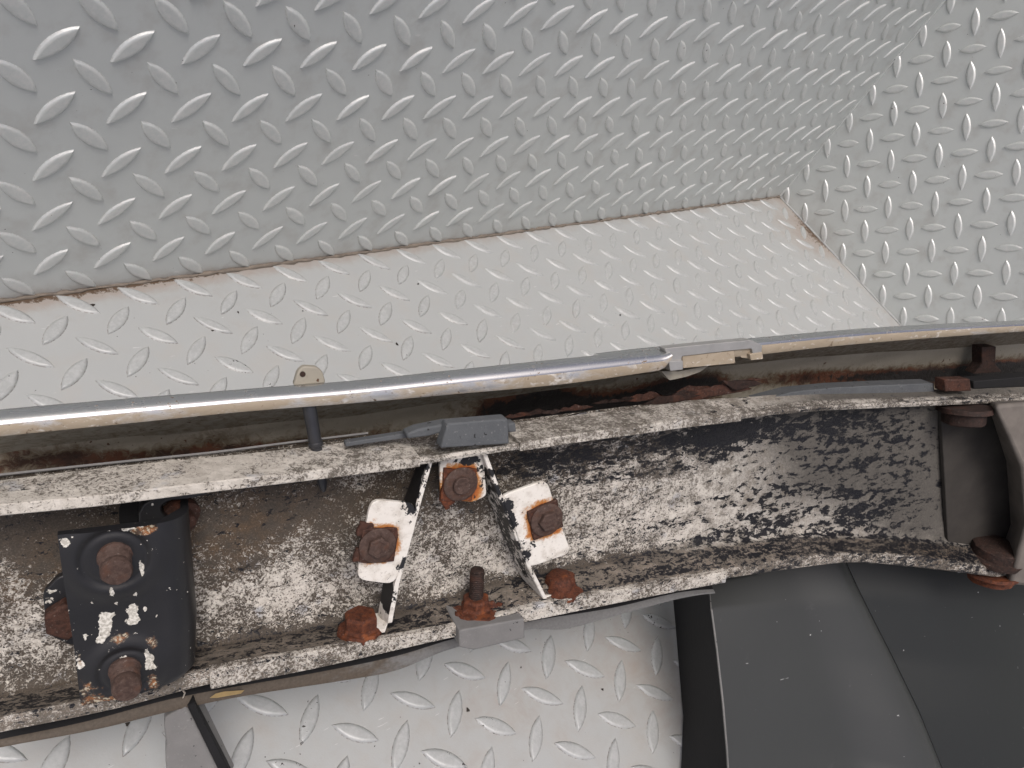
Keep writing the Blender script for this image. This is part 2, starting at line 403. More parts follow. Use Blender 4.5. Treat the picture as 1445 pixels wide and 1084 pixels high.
def in_frame(p, mar=30):
    q = p - CAM_POS; z = q.dot(fwd)
    if z < .05: return None
    x, y = q.dot(right) / z * FPX + 722.5, q.dot(down) / z * FPX + 542
    return z if (-mar < x < 1445 + mar and -mar < y < 1084 + mar) else None
def plate(name, org, ax, ay, o1, p1, o2, p2, r1, r2, mat, tmat, dirt, sub=70, flip=1):
    """a sheet spanned by ax, ay with a lattice of raised lozenges"""
    ax, ay, org = Vector(ax), Vector(ay), Vector(org); nz = ax.cross(ay) * flip
    mb = MB(); n1 = sub; n2 = sub
    f1 = lambda t, r: r[0] + (r[1] - r[0]) * t
    mb.grid([[org + ax * f1(i / n1, r1) + ay * f1(j / n2, r2) for j in range(n2 + 1)] for i in range(n1 + 1)])
    th = .003
    c = [org + ax * a_ + ay * b_ - nz * th for a_ in r1 for b_ in r2]
    mb.add(c, [(0, 2, 3, 1)])
    o = mb.build(name, mat); attr(o, 'dirt', dirt)
    src = make_lz(tmat); src.parent = o
    items = []
    i0, i1 = math.ceil((r1[0] + .01 - o1) / abs(p1)), math.floor((r1[1] - .01 - o1) / abs(p1))
    j0, j1 = math.ceil((r2[0] + .01 - o2) / abs(p2)), math.floor((r2[1] - .01 - o2) / abs(p2))
    for half in (0, 1):
        for i in range(i0 - 1, i1 + 1):
            for j in range(j0 - 1, j1 + 1):
                a_, b_ = o1 + (i + .5 * half) * abs(p1), o2 + (j + .5 * half) * abs(p2)
                if not (r1[0] + .006 < a_ < r1[1] - .006 and r2[0] + .006 < b_ < r2[1] - .006): continue
                p = org + ax * a_ + ay * b_
                ang = math.radians(45 if half == 0 else -45) + random.uniform(-.03, .03)
                d = ax * math.cos(ang) + ay * math.sin(ang)
                mt = Matrix((d, nz.cross(d), nz)).transposed().to_4x4() @ Matrix.Diagonal((1 + random.uniform(-.05, .05), 1 + random.uniform(-.08, .08), 1 + random.uniform(-.22, .15), 1)); mt.translation = p
                z = in_frame(p)
                ang_c = abs((CAM_POS - p).normalized().dot(nz))
                items.append((ang_c / (z * z) if z else -1, mt))
    items.sort(key=lambda t: -t[0])
    first = True; rest = MB()
    for k, (z, mt) in enumerate(items):
        if k < 300 and z > 0:
            t = src if first else src.copy()
            if not first: COL.objects.link(t); t.parent = o
            first = False; t.matrix_local = mt
        else: lz_mesh(rest, mt)
    if rest.v:
        q = rest.build('raised_tread', tmat, o, 60); q['kind'] = 'stuff'
    return o
ex = lambda d, s_: math.exp(-(d / s_) ** 2) if d > -.01 else 0
def g2(x, y, cx, cy, rx, ry): return math.exp(-((x - cx) / rx) ** 2 - ((y - cy) / ry) ** 2)
fp = [floor_at(*q) for q in ((60, 415), (330, 455), (1150, 330), (720, 975), (900, 940))]
def fdirt(p):
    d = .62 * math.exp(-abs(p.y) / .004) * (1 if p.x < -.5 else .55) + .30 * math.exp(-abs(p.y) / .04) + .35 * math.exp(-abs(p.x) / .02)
    d += .8 * g2(p.x, p.y, fp[2].x, fp[2].y, .10, .06) + .25 * g2(p.x, p.y, fp[1].x, fp[1].y, .05, .03) + .4 * g2(p.x, p.y, fp[0].x, fp[0].y, .12, .02)
    d += .22 * g2(p.x, p.y, fp[3].x, fp[3].y, .05, .03) + .32 * g2(p.x, p.y, fp[4].x, fp[4].y, .03, .06)
    d += .34 * max(0, min(1, (-p.y - .16) / .12))
    return d
SX = -2.6
# the lattices: (offset, pitch) as measured along each pair of axes; u axis first
fl = plate('floor', (0, 0, 0), (1, 0, 0), (0, -1, 0), -.975, .0405, .0131, .0384, (SX, 0), (0, 2.0), M['floor'], M['ftread'], fdirt, 130, -1)
# the floor sheet was spanned with -Y: turn its faces up
tag(fl, kind='structure')
lw = plate('wall', (0, 0, 0), (1, 0, 0), (0, 0, 1), -.9484, .0386, .1961 - .0410 * 4, .0410, (SX, 0), (0, .82), M['wall'], M['tread'],
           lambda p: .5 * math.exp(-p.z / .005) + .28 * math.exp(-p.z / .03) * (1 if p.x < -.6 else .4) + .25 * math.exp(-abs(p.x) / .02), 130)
tag(lw, 'long silver checker-plate wall rising behind the bumper along the floor', 'wall')
rw = plate('wall', (0, 0, 0), (0, -1, 0), (0, 0, 1), .0264, .0396, .2865 - .0426 * 6, .0426, (0, 2.0), (0, .82), M['wall'], M['tread'],
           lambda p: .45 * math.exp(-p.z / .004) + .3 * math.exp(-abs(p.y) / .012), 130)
tag(rw, 'shorter silver checker-plate end wall at upper right, closing the corner', 'wall')
# sealed joints where the sheets meet
def bead(name, pts, r, wob, parent, mat):
    mb = MB(); rows = []
    for i, p in enumerate(pts):
        t = (pts[min(i + 1, len(pts)-1)] - pts[max(i-1, 0)]).normalized(); x = t.orthogonal().normalized(); y = t.cross(x)
        rr = r * random.uniform(1 - wob, 1 + wob)
        rows.append([p + (x * math.cos(k * math.pi / 3) + y * math.sin(k * math.pi / 3)) * rr for k in range(6)])
    mb.loft(rows); return mb.build(name, mat, parent, 60)
bead('joint_seam', [Vector((x * .005 - 1.6, -.0008 + random.uniform(-.0007, .0005), .0006 + random.uniform(-.0005, .0006))) for x in range(321)], .0016, .55, fl, M['seam'])
bead('joint_seam', [Vector((-.0006, -y * .01, .0006)) for y in range(120)], .0014, .2, fl, M['floor'])
bead('joint_seam', [Vector((-.0005, -.0005, z * .01)) for z in range(82)], .0017, .35, lw, M['wall'])

# ------------------------------------------------------------------ the bumper
bump = bpy.data.objects.new('bumper', None); COL.objects.link(bump); bump.matrix_world = BM
bump.empty_display_size = .05
tag(bump, 'rusty old chrome car bumper seen from behind with its flaking white reinforcement bar', 'bumper')
def US(x0, x1, n, d=0, y=700): a_, b_ = L(x0, y, d).x, L(x1, y, d).x; return [a_ + (b_ - a_) * i / n for i in range(n + 1)]

TD = lambda x: .025 if x < 950 else max(.011, .025 - (x - 950) * .00010)
DL = .022
TB = Line([(-60, 690), (0, 681), (173, 660), (346, 643), (500, 625), (590, 614), (727, 600), (824, 588), (950, 573), (1060, 566), (1134, 560), (1315, 555), (1445, 549), (1560, 548)], 0)
TF = Line([(-60, 726), (0, 719), (138, 706), (277, 689), (450, 669), (588, 652), (720, 632), (900, 607), (1032, 590), (1090, 582), (1164, 576), (1277, 571), (1445, 564), (1560, 562)], TD)
JL = Line([(-60, 990), (0, 976), (107, 955), (256, 916), (484, 876), (623, 843), (692, 819), (806, 797), (900, 780), (1006, 763), (1126, 752), (1240, 755), (1334, 763), (1445, 776), (1560, 790)], 0)
LT = Line([(-60, 1027), (0, 1014), (140, 983), (292, 945), (450, 917), (644, 882), (761, 853), (900, 827), (1013, 808), (1126, 788), (1187, 783), (1240, 783), (1315, 788), (1410, 803), (1560, 824)], DL)
LB = Line([(-60, 1049), (0, 1036), (160, 1003), (290, 969), (450, 937), (623, 898), (741, 873), (900, 841), (1013, 820), (1126, 803), (1202, 795), (1277, 800), (1372, 811), (1445, 821), (1560, 840)], DL)
def beam_section(u):
    w_ = wn(u); tb, tf, j, lt, lb = TB(u), TF(u), JL(u), LT(u), LB(u); td = TF.n(u) - w_; ld = DL; th = .0022
    s_ = [(tb + .001, -.004), (tb, 0)]
    s_ += [(tb + (tf - tb) * k / 4, td * k / 4) for k in (1, 2, 3)]
    s_ += [(tf + .0012, td - .001), (tf, td), (tf - th * .7, td - .0004), (tf - th, td - .002)]
    iv = tb - th - .002
    s_ += [(tf - th + (iv - tf + th) * .6, td * .4), (iv, .006), (iv - .002, .002), (iv - .005, 0)]
    for k in range(1, 15):
        t = k / 15; s_.append((iv - .005 + (j + .006 - iv + .005) * t, -.0012 * math.sin(math.pi * t) ** .5 if .1 < t < .9 else 0))
    s_ += [(j + .004, .0002), (j + .0015, .0014), (j, .0035)]
    s_ += [(j + (lt - j) * k / 5, .0035 + (ld - .0035) * k / 5) for k in (1, 2, 3, 4)]
    s_ += [(lt, ld - .0006), (lt - .0012, ld + .0002), (lb + .001, ld + .0002), (lb, ld - .001), (lb + .001, ld - .003), (lt - .004, ld - .003)]
    s_ += [(j - .003, 0), (j - .002, -.004)]
    return [Vector((u, v, n + w_)) for v, n in s_]
mb = MB(); mb.loft([beam_section(u) for u in US(-70, 1560, 420)])
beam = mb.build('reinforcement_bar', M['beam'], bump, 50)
tag(beam, 'channel bar with flaking white paint over black and taupe dirt')
fW = blobs([(380, 850, 160, 50, .50), (620, 800, 130, 60, .48), (760, 800, 90, 50, .3), (950, 700, 130, 75, .8), (60, 890, 90, 55, .6), (560, 700, 120, 45, -.35), (330, 740, 140, 45, -.35), (90, 760, 120, 45, -.5), (1150, 640, 120, 60, -.15),
            (1080, 750, 100, 40, .55), (870, 650, 60, 40, .1), (1240, 690, 70, 60, .0), (300, 930, 300, 30, -.3)])
fK = blobs([(880, 632, 170, 24, .55), (1010, 620, 80, 50, .45), (760, 660, 90, 26, .6), (1150, 700, 170, 70, .42), (1210, 725, 45, 30, .45), (1250, 620, 90, 60, .34), (1170, 610, 60, 30, .35), (1300, 700, 60, 50, .2), (1100, 600, 140, 18, .6), (890, 668, 130, 7, .55), (1050, 740, 60, 40, .3), (900, 720, 90, 22, .15), (900, 790, 200, 20, .45), (860, 760, 90, 20, .22), (760, 830, 100, 12, .35), (1150, 775, 150, 14, .55),
            (560, 690, 40, 30, .2), (420, 690, 60, 20, .3), (120, 720, 200, 22, .22)])
fB = blobs([(320, 760, 110, 70, .6), (600, 690, 130, 60, .35), (60, 830, 100, 60, .6), (250, 960, 160, 30, .5), (900, 630, 60, 30, .3)])
uR = L(820, 700, 0).x; uS = L(900, 700, 0).x
def beamW(p):
    d = p.z - wn(p.x)
    if d < .0002 or (p.y > 0 and d < .003): return fW(p)
    if p.y > TF(p.x) - .002: return .30                 # top flange
    if d > DL - .0015: return .15                        # lower lip
    k_ = max(0, min(1, d / .004)); return fW(p) * (1 - k_) - .55 * k_    # lower flange
def beamK(p):
    d = p.z - wn(p.x)
    if d < .0002 or (p.y > 0 and d < .003): return fK(p)
    r = max(0, min(1, (p.x - uR) / .12))
    if p.y > TF(p.x) - .002: return .02 + .28 * r
    if d > DL - .0015: return .25 + .30 * r
    k_ = max(0, min(1, d / .004)); return fK(p) * (1 - k_) + (.55 + .15 * r) * k_
fG = blobs([(1310, 600, 190, 95, 1.15), (1330, 720, 120, 100, .85), (1190, 640, 70, 50, .35), (1180, 590, 110, 40, .6), (1120, 690, 50, 30, .2)]); attr(beam, 'grime_shade', fG); attr(beam, 'smooth', lambda p: max(0, min(1, (p.x - uS) / .07)) if p.z - wn(p.x) < .0042 else .25); attr(beam, 'white', beamW); attr(beam, 'black', beamK); attr(beam, 'brown', lambda p: fB(p) + (.5 if p.z - wn(p.x) > .004 and p.y < 0 else 0))  # right end darkened: part grime, part painted shade near the end bracket
fR = blobs([(508, 885, 26, 14, .75), (672, 860, 34, 14, .7), (790, 828, 34, 14, .75), (250, 715, 24, 14, .5), (1000, 595, 60, 8, .3), (1380, 800, 60, 20, .35)])
attr(beam, 'rust', fR)

# doubler strips on the flanges: a second thickness that stops short
def strip_on(name, x0, x1, la, lb, d0, d1, lift, mat, n=40, parent=bump, na=None):
    mb = MB(); rows = []
    for u in US(x0, x1, n, d1, 660):
        w_ = wn(u); a_, b_ = la(u), lb(u); da = d0; db = lb.n(u) - w_ if na is None else d1
        rows.append([Vector((u, a_ + lift, da + w_)), Vector((u, b_ + lift, db + w_ + lift * .4)), Vector((u, b_ - .002, db + w_ + lift * .4 + .0004)), Vector((u, b_ - .002, db + w_ - .003)), Vector((u, b_ - .001, db + w_ - .003)), Vector((u, a_ - .0005, da + w_))])
    mb.loft(rows); o = mb.build(name, mat, parent, 40, .0005)
    attr(o, 'smooth', lambda p: .35); attr(o, 'white', lambda p: .32 + max(0, min(.5, (-.02 - p.x) * 5))); attr(o, 'black', lambda p: .0 + max(0, min(.2, (p.x - uR) * 2))); attr(o, 'brown', lambda p: .2); attr(o, 'rust', lambda p: 0)
    return o
strip_on('flange_strip', -70, 592, TB, TF, .003, .025, .0022, M['beam'])
strip_on('flange_strip', 731, 1052, TB, TF, .002, .025, .0024, M['beam'])
mb = MB(); rows = []
for u in US(292, 1010, 50, DL, 900):
    w_ = wn(u); t_, b_ = LT(u), LB(u)
    rows.append([Vector((u, t_ + .0006, DL + w_ - .002)), Vector((u, t_ + .0006, DL + w_ + .0014)), Vector((u, b_ - .0010, DL + w_ + .0016)), Vector((u, b_ - .0010, DL + w_ - .004))])
mb.loft(rows); o = mb.build('lip_strip', M['beam'], bump, 40, .0005)
attr(o, 'smooth', lambda p: .15); attr(o, 'white', lambda p: .40); attr(o, 'black', lambda p: .20 + max(0, min(.25, (p.x - uR) * 2))); attr(o, 'brown', lambda p: .4); attr(o, 'rust', lambda p: 0)

# ---- chrome face bar
T1 = Line([(-60, 586), (0, 578), (173, 563), (346, 549), (500, 537), (623, 524), (796, 506), (931, 493), (960, 490)], .004)
B1 = Line([(-60, 623), (0, 616), (187, 597), (346, 581), (500, 569), (623, 558), (796, 542), (924, 524), (960, 519)], .010)
T2 = Line([(840, 499), (880, 494), (940, 488), (1062, 477), (1240, 462), (1445, 452), (1560, 446)], .0)
B2 = Line([(840, 525), (940, 518), (1000, 508), (1077, 500), (1164, 490), (1277, 480), (1445, 468), (1560, 462)], .006)
def lip_section(u, T, B, nT, nB, k=1.0, cut=0):
    w_ = wn(u); t_, b_ = T(u), B(u) + cut; h = t_ - b_
    s_ = [(b_, nB), (b_ + h * .10, nB + .0006), (b_ + h * .56 * k, nB + .0010), (b_ + h * min(.9, .68 * k), nB + .0006), (b_ + h * min(.93, .81 * k), nB - .0006), (b_ + h * .91 ** (1 / k ** 2), nB - .0022), (b_ + h * .975, nB - .0042), (t_, nT)]
    s_ += [(t_ - .0042, nT - .006), (t_ - .0125, nT - .018), (t_ - .030, nT - .046), (t_ - .050, nT - .062), (t_ - .085, nT - .066)]
    s_ += [(t_ - .085, nT - .0645), (t_ - .0505, nT - .0605), (t_ - .0315, nT - .045), (t_ - .0142, nT - .018), (t_ - .0060, nT - .006), (t_ - .0026, nT - .001), (b_ + h * .8, nB - .003), (b_ + h * .5, nB - .0016), (b_, nB - .0014)]
    return [Vector((u, v, n + w_)) for v, n in s_]
def lipmat(i, j): return 1 if j in (0, 1, 21, 20, 19) else (2 if 12 < j < 19 else 0)
mb = MB(); us = US(-70, 944, 90, .010, 530); rows = []
for u in us:
    q = (u - us[-1]) / .008; cut = 0.0
    if q > -1: cut = (1 - math.sqrt(max(0, 1 - (1 + q) ** 2))) * (T1(u) - B1(u)) * .55
    rows.append(lip_section(u, T1, B1, .004, .010, 1, cut))
mb.loft(rows, 0, lipmat)
fb = mb.build('chrome_lip', [M['chrome'], M['lip'], M['cream']], bump, 45)
attr(fb, 'dirt', lambda p: .35)
tag(fb, 'bright worn chrome lip with a tan grimed lower edge')
mb = MB(); rows = [lip_section(u, T2, B2, .0, .006, 1.28) for u in US(846, 1560, 80, .003, 490)]
mb.loft(rows, 0, lipmat)
fb2 = mb.build('chrome_lip', [M['chrome'], M['lip'], M['cream']], bump, 45)
attr(fb2, 'dirt', lambda p: .55); tag(fb2, 'flatter yellowed chrome lip at the right end')
# overlapping end clip between the two lips
def px_prism(name, pts, d0, d1, mat, r=.0008, bevel=.0004, parent=bump, dz=None, ang=40):
    f_ = rounded([L(x, y, d1) for x, y in pts], r) if r else [L(x, y, d1) for x, y in pts]
    mb = MB(); mb.prism(f_, [Vector((p.x, p.y, p.z - (d1 - d0))) for p in f_])
    return mb.build(name, mat, parent, ang, bevel)
def lipattrs(o, dv=.6):
    attr(o, 'dirt', lambda p: dv); return o
lipattrs(px_prism('end_clip', [(938, 492), (985, 487), (1060, 480), (1076, 487), (1074, 503), (1063, 504), (1061, 492), (1040, 494), (962, 503), (962, 521), (948, 521), (945, 508)], .003, .0085, M['dull'], .001), .1)
lipattrs(px_prism('clip_plate', [(963, 502), (1036, 495), (1038, 513), (964, 520)], .002, .0078, M['lip'], .0006), .55)
lipattrs(px_prism('clip_tab', [(1039, 495), (1060, 493), (1062, 502), (1056, 506), (1046, 505)], .001, .0065, M['lip'], .001), .6)
lipattrs(px_prism('clip_foot', [(1058, 500), (1076, 497), (1077, 507), (1060, 509)], .001, .009, M['lip'], .0006), .6)
lipattrs(px_prism('clip_foot', [(944, 510), (964, 509), (964, 522), (946, 524)], .002, .010, M['dull'], .0006), .4)
o = px_prism('tongue', [(933, 524), (958, 524), (1001, 516), (988, 525), (968, 532), (945, 537)], -.004, .001, M['cream'], .001); attr(o, 'dirt', lambda p: .1)
# inner cream panel (the inside of the chrome face)
CB = Line([(-60, 740), (0, 735), (400, 690), (700, 660), (950, 630), (1200, 600), (1560, 580)], -.03)
FDL = ([(765, 572, 50, 34, 1.7), (850, 575, 80, 24, 1.5), (925, 570, 50, 22, 1.3), (690, 560, 30, 30, .5), (700, 600, 400, 14, .25), (300, 640, 400, 16, .30), (700, 585, 30, 18, .8), (960, 545, 40, 24, 1.2), (985, 560, 30, 20, 1.0), (1010, 540, 20, 14, .8), (640, 575, 20, 20, .35), (300, 620, 60, 18, .42), (100, 640, 60, 16, .6), (20, 640, 30, 16, .7), (200, 600, 60, 14, .2), (430, 600, 26, 14, .2),
            (1200, 535, 120, 10, .7), (1330, 532, 120, 14, 1.5), (1445, 520, 70, 16, 1.2), (1400, 525, 40, 10, .7), (1120, 532, 90, 9, .7), (555, 560, 18, 12, .35), (60, 655, 200, 8, .5), (300, 640, 250, 6, .5)])
mb = MB(); rows = []
for u in US(-70, 1560, 260, -.03, 600):
    w_ = wn(u); t_ = (T1(u) if u < us[-1] else T2(u)) - .027; b_ = CB(u)
    rows.append([Vector((u, t_ + (b_ - t_) * k / 24, w_ - .040 - .004 * math.sin(math.pi * k / 24) + .0004 * math.sin(u * 90 + k))) for k in range(25)] + [Vector((u, b_, w_ - .047)), Vector((u, t_, w_ - .047))])
mb.loft(rows); o = mb.build('inner_panel', M['cream'], bump, 60)
fD = shifted(FDL, -.041); attr(o, 'dirt', fD)
tag(o, 'cream inner face speckled with rust and rotted through in the middle')
ip = o
# thin bright fold where the inner panel meets the bar
mb = MB(); rows = []
SL = Line([(-60, 679), (0, 672), (156, 655), (301, 640), (394, 628), (500, 615)], .0)
for u in US(-60, 520, 60, 0, 640):
    v = SL(u); rows.append([Vector((u, v + .0006 * math.cos(k * 1.571), .0006 * math.sin(k * 1.571) - .001)) for k in range(4)])
mb.loft(rows); mb.build('fold_edge', M['strip'], bump, 60)

# white screw tab above the lip, pin through the flange
o = px_prism('screw_tab', [(414, 545), (420, 524), (428, 517), (446, 518), (455, 524), (460, 541)], -.004, -.0005, M['cream'], .0012, .0006); attr(o, 'dirt', lambda p: 0)
mb = MB(); mb.lathe(L(427, 528, -.0005), (0, 0, 1), [(.0012, 0), (.0012, .0004), (.0006, .0005)], 12); mb.build('screw', M['drust'], o)
a_, b_ = L(434, 560, .006), L(457, 694, .0075)
ax = (b_ - a_); ln = ax.length
mb = MB(); mb.lathe(a_, ax, [(.0026, 0), (.0029, ln * .1), (.0027, ln * .46), (.0031, ln * .47), (.0031, ln * .50), (.0024, ln * .51), (.0021, ln * .90), (.0014, ln * .97), (.0006, ln)], 20); mb.build('plastic_pin', M['pin'], bump, 40)

# ---- grey lower edge of the face bar
GT = Line([(-60, 1058), (0, 1044), (120, 1019), (250, 985), (450, 949), (560, 926), (640, 902), (744, 878), (865, 858), (950, 838), (985, 833), (1003, 832)], -.006)
GB = Line([(-60, 1068), (0, 1055), (138, 1029), (253, 1001), (346, 982), (500, 958), (560, 946), (630, 918), (744, 889), (796, 888), (865, 870), (950, 847), (985, 840), (1003, 838)], -.004)
mb = MB(); rows = []
for u in US(-70, 1000, 90, -.004, 900):
    w_ = wn(u); t_, b_ = GT(u), GB(u)
    rows.append([Vector((u, t_ + .006, -.045 + w_)), Vector((u, t_ + .004, -.02 + w_)), Vector((u, t_ + .002, -.008 + w_)), Vector((u, t_, -.0062 + w_)), Vector((u, (t_ + b_) / 2, -.0042 + w_)), Vector((u, b_, -.004 + w_)), Vector((u, b_ - .0006, -.006 + w_)), Vector((u, b_, -.02 + w_)), Vector((u, b_ + .004, -.046 + w_))])
mb.loft(rows, 0, lambda i, j: 1 if j in (0, 1, 2, 8) else 0); mb.build('lower_lip', [M['lowlip'], M['dark']], bump, 50)  # inner faces painted black for the shadow in the gap below the bar
o = bpy.data.objects['lower_lip']; attr(o, 'dirt', lambda p: max(.1, min(1, (.02 - p.x) / .12)))

# ---- rubber buffers and strips
def buffer(name, front, d0, d1, mat, top_in=.0, bev=.0008):
    f_ = [L(x, y, d1) for x, y in front]; mb = MB()
    mb.prism(f_, [Vector((p.x + top_in, p.y, p.z - (d1 - d0))) for p in f_]); return mb.build(name, mat, bump, 40, bev)
tag(buffer('rubber_buffer', [(632, 598), (717, 591), (719, 627), (622, 633)], .0205, .0275, M['rubber']), 'blue-grey rubber block on the upper flange')
buffer('rubber_tail', [(574, 613), (590, 606), (634, 597), (630, 609), (606, 616), (576, 620)], .015, .022, M['rubber'])
buffer('rubber_tail', [(716, 598), (728, 597), (729, 610), (717, 611)], .017, .023, M['rubber'])
buffer('rubber_strip', [(488, 625), (576, 611), (577, 618), (488, 631)], .010, .014, M['rubber'], bev=.0004)
tag(buffer('rubber_buffer', [(648, 890), (740, 873), (741, 901), (668, 918), (648, 914)], .004, .0285, M['strip'], .001), 'grey rubber block under the lower lip')
buffer('rubber_strip', [(1071, 566), (1120, 553), (1180, 547), (1240, 544), (1318, 541), (1319, 554), (1240, 557), (1160, 558), (1100, 565)], -.012, -.002, M['rubber'], bev=.0005)
buffer('rubber_strip', [(1374, 538), (1470, 530), (1470, 545), (1374, 549)], -.012, -.002, M['dark'], bev=.0005)
o = buffer('clamp_block', [(1334, 536), (1369, 535), (1371, 552), (1334, 553)], -.001, .006, M['rust'], -.001, .0006)
o = buffer('inner_clip', [(1386, 490), (1406, 489), (1405, 514), (1415, 525), (1375, 528), (1386, 514)], -.034, -.026, M['drust'], 0, .0006)
# torn rust scale along the inside of the flange
for k, pts in enumerate([[(955, 562), (985, 550), (1018, 543), (1062, 533), (1076, 535), (1052, 546), (1062, 549), (1010, 558), (975, 566)],
                         [(905, 572), (930, 560), (962, 556), (990, 557), (955, 567)], [(735, 597), (790, 590), (835, 580), (828, 585), (770, 598)], [(1018, 538), (1060, 536), (1078, 541), (1040, 551)]]):
    mb = MB(); f_ = []
    for i in range(len(pts)):
        (x0, y0), (x1, y1) = pts[i], pts[(i + 1) % len(pts)]
        for j in range(4):
            t = j / 4; f_.append(L(x0 + (x1 - x0) * t + random.uniform(-2, 2), y0 + (y1 - y0) * t + random.uniform(-1.2, 1.2), -.004 + random.uniform(-.002, .002) + k * .0005))
    mb.prism(f_, [p - Vector((0, .0008, .0012)) for p in f_]); mb.build('rust_flake', M['drust' if k % 2 else 'rust'], bump, 30)
for k in range(11):                        # smaller torn scabs of scale, overlapping
    x_ = 700 + k * 29 + random.uniform(-10, 10); y_ = 600 - (x_ - 690) * .155 - random.uniform(0, 8); r_ = random.uniform(12, 30); up, lo = [], []
    for q in range(7):
        a_ = -1 + q / 3; tw = .25 * (1 - a_ * a_)
        up.append((x_ + r_ * a_, y_ - r_ * (a_ * .14 + tw * random.uniform(.4, 1.5)))); lo.append((x_ + r_ * a_ + random.uniform(-2, 2), y_ - r_ * (a_ * .14 - tw * random.uniform(0, .9)) + .8))
    d_ = -.006 + random.uniform(-.003, .002); f_ = [L(x, y, d_ + random.uniform(-.0012, .0012)) for x, y in up + lo[::-1]]
    mb = MB(); mb.prism(f_, [p - Vector((0, .0006, .0012)) for p in f_]); mb.build('rust_flake', M[('drust', 'rust', 'drust')[k % 3]], bump, 30)
o = px_prism('loose_strip', [(790, 591), (828, 582), (830, 585), (792, 594)], -.003, -.001, M['chrome'], 0, .0002)

# ---- bolts
def sq(c, s_, rot, th, ax, parent, mat, name='square_nut', jag=.0):
    mb = MB(); f_ = []
    for k in range(4):
        for j in range(4):
            t = -1 + j / 2; x, y = ((t, -1), (1, t), (-t, 1), (-1, -t))[k]
            x += random.uniform(-jag, jag); y += random.uniform(-jag, jag)
            cr, sr = math.cos(rot), math.sin(rot); f_.append(Vector((c.x + (x * cr - y * sr) * s_, c.y + (x * sr + y * cr) * s_, c.z + th)))
    mb.prism(f_, [p - Vector((0, 0, th + .001)) for p in f_]); return mb.build(name, mat, parent, 35, .0004)
def hexbolt(c, axis, rw_, rh, hh, parent, mat, rot=0, wob=.02, name='bolt', thick=.0011, rnd=6):
    mb = MB(); mb.lathe(c, axis, [(rw_, 0), (rw_ * 1.02, thick * .6), (rw_ * .95, thick), (rh * 1.05, thick * 1.15)], 28, wob)
    o = mb.build('washer', mat, parent, 40)
    mb = MB(); ax = Vector(axis).normalized()
    mb.lathe(Vector(c) + ax * thick, axis, [(rh, 0), (rh, hh * .8), (rh * .93, hh), (rh * .66, hh), (rh * .60, hh * .93), (0.0003, hh * .92)], rnd, wob * .6, phase=rot)
    return mb.build(name, mat, parent, 30, .0003)

# ---- the folded white bracket: two angled legs with tabs, and a middle tab
def bracket_tab(name, pts, d, r, rusts, blacks, th=.002):
    f_ = rounded([L(x, y, d) for x, y in pts], r); mb = MB()
    # subdivided face for the wear maps: fan rings towards the centre
    c = sum(f_, Vector()) / len(f_); rings = []
    N_ = 16
    for k in range(N_ + 1): rings.append([c + (p - c) * (1 - .0 - k / N_ * .97) for p in f_])
    back = [p - Vector((0, 0, th)) for p in f_]
    mb.grid([back] + rings, True); n = len(f_); b = len(mb.v)
    mb.f.append([b - n + j for j in range(n)]); mb.m.append(0); mb.f.append(list(range(n))[::-1]); mb.m.append(0)
    return mb, c
def finish(mb, name, d, rusts, blacks, side=0):
    o = mb.build(name, M['white'], bump, 50, .0005)
    R_ = [(L(x, y, d), L(x + r, y, d).x - L(x, y, d).x, am) for x, y, r, am in rusts]
    K_ = [(L(x, y, d), L(x + r, y, d).x - L(x, y, d).x, am) for x, y, r, am in blacks]
    sqd = lambda p, c, r: max(abs(p.x - c.x), abs(p.y - c.y)) * .5 / r + math.hypot(p.x - c.x, p.y - c.y) * .5 / r
    attr(o, 'rust', lambda p: max([0] + [am * max(0, 1.45 - sqd(p, c, r)) for c, r, am in R_]))
    attr(o, 'black', lambda p: sum(am * math.exp(-((p - c).length / r) ** 2) for c, r, am in K_) + (side if p.z < d - .0025 and p.y > L(700, 840, d).y else .25))
    return o
def leg(mb, pf, pb, th=.0022):            # pf/pb: front and back polylines (px, d)
    F_ = [L(*q) for q in pf]; B_ = [L(*q) for q in pb]
    m_ = 5; rows = []
    def sub(P):
        out = []
        for i in range(len(P) - 1):
            for j in range(m_): out.append(P[i] + (P[i+1] - P[i]) * (j / m_))
        return out + [P[-1]]
    F_, B_ = sub(F_), sub(B_)
    for a_, b_ in zip(F_, B_):
        n_ = Vector((1, 0, 0)) * th
        rows.append([b_, b_ + (a_ - b_) * .5, a_, a_ + n_, b_ + (a_ - b_) * .5 + n_, b_ + n_])
    mb.loft(rows)
DT = .021
# left leg and tab
mb, _ = bracket_tab('angle_bracket', [(524, 705), (588, 711), (574, 768), (557, 825), (503, 818), (512, 762)], DT, .0048, [], [])
leg(mb, [(605, 648, DT), (589, 705, DT), (572, 770, DT), (557, 825, DT), (547, 880, DT - .001)], [(590, 652, .002), (570, 705, .002), (550, 770, .002), (540, 825, .004), (533, 868, .008)])
foot = [L(548, 878, .019), L(543, 893, .019), L(486, 903, .015), L(478, 890, .010), L(500, 876, .006), L(538, 868, .006)]
mb.prism([p + Vector((0, .0016, 0)) for p in foot], foot)
br1 = finish(mb, 'angle_bracket', DT, [(535, 768, 27, 1.0), (520, 742, 13, .35), (508, 890, 26, .9)], [(575, 700, 9, 1.1), (583, 720, 9, .7), (571, 795, 9, .9), (590, 690, 10, .7), (548, 850, 16, .7), (600, 660, 10, .5)], 1.3)
tag(br1, 'white leg with a chipped tab folded to the left')
sq(L(533, 768, DT), .0079, -.13, .0016, 0, br1, M['rust'], jag=.05)
c = L(509, 782, DT); sq(c, .0030, -.2, .0012, 0, br1, M['rust'], 'rust_scale', .15)
c = L(514, 748, DT); sq(c, .0032, -.3, .0011, 0, br1, M['rust'], 'rust_scale', .2)
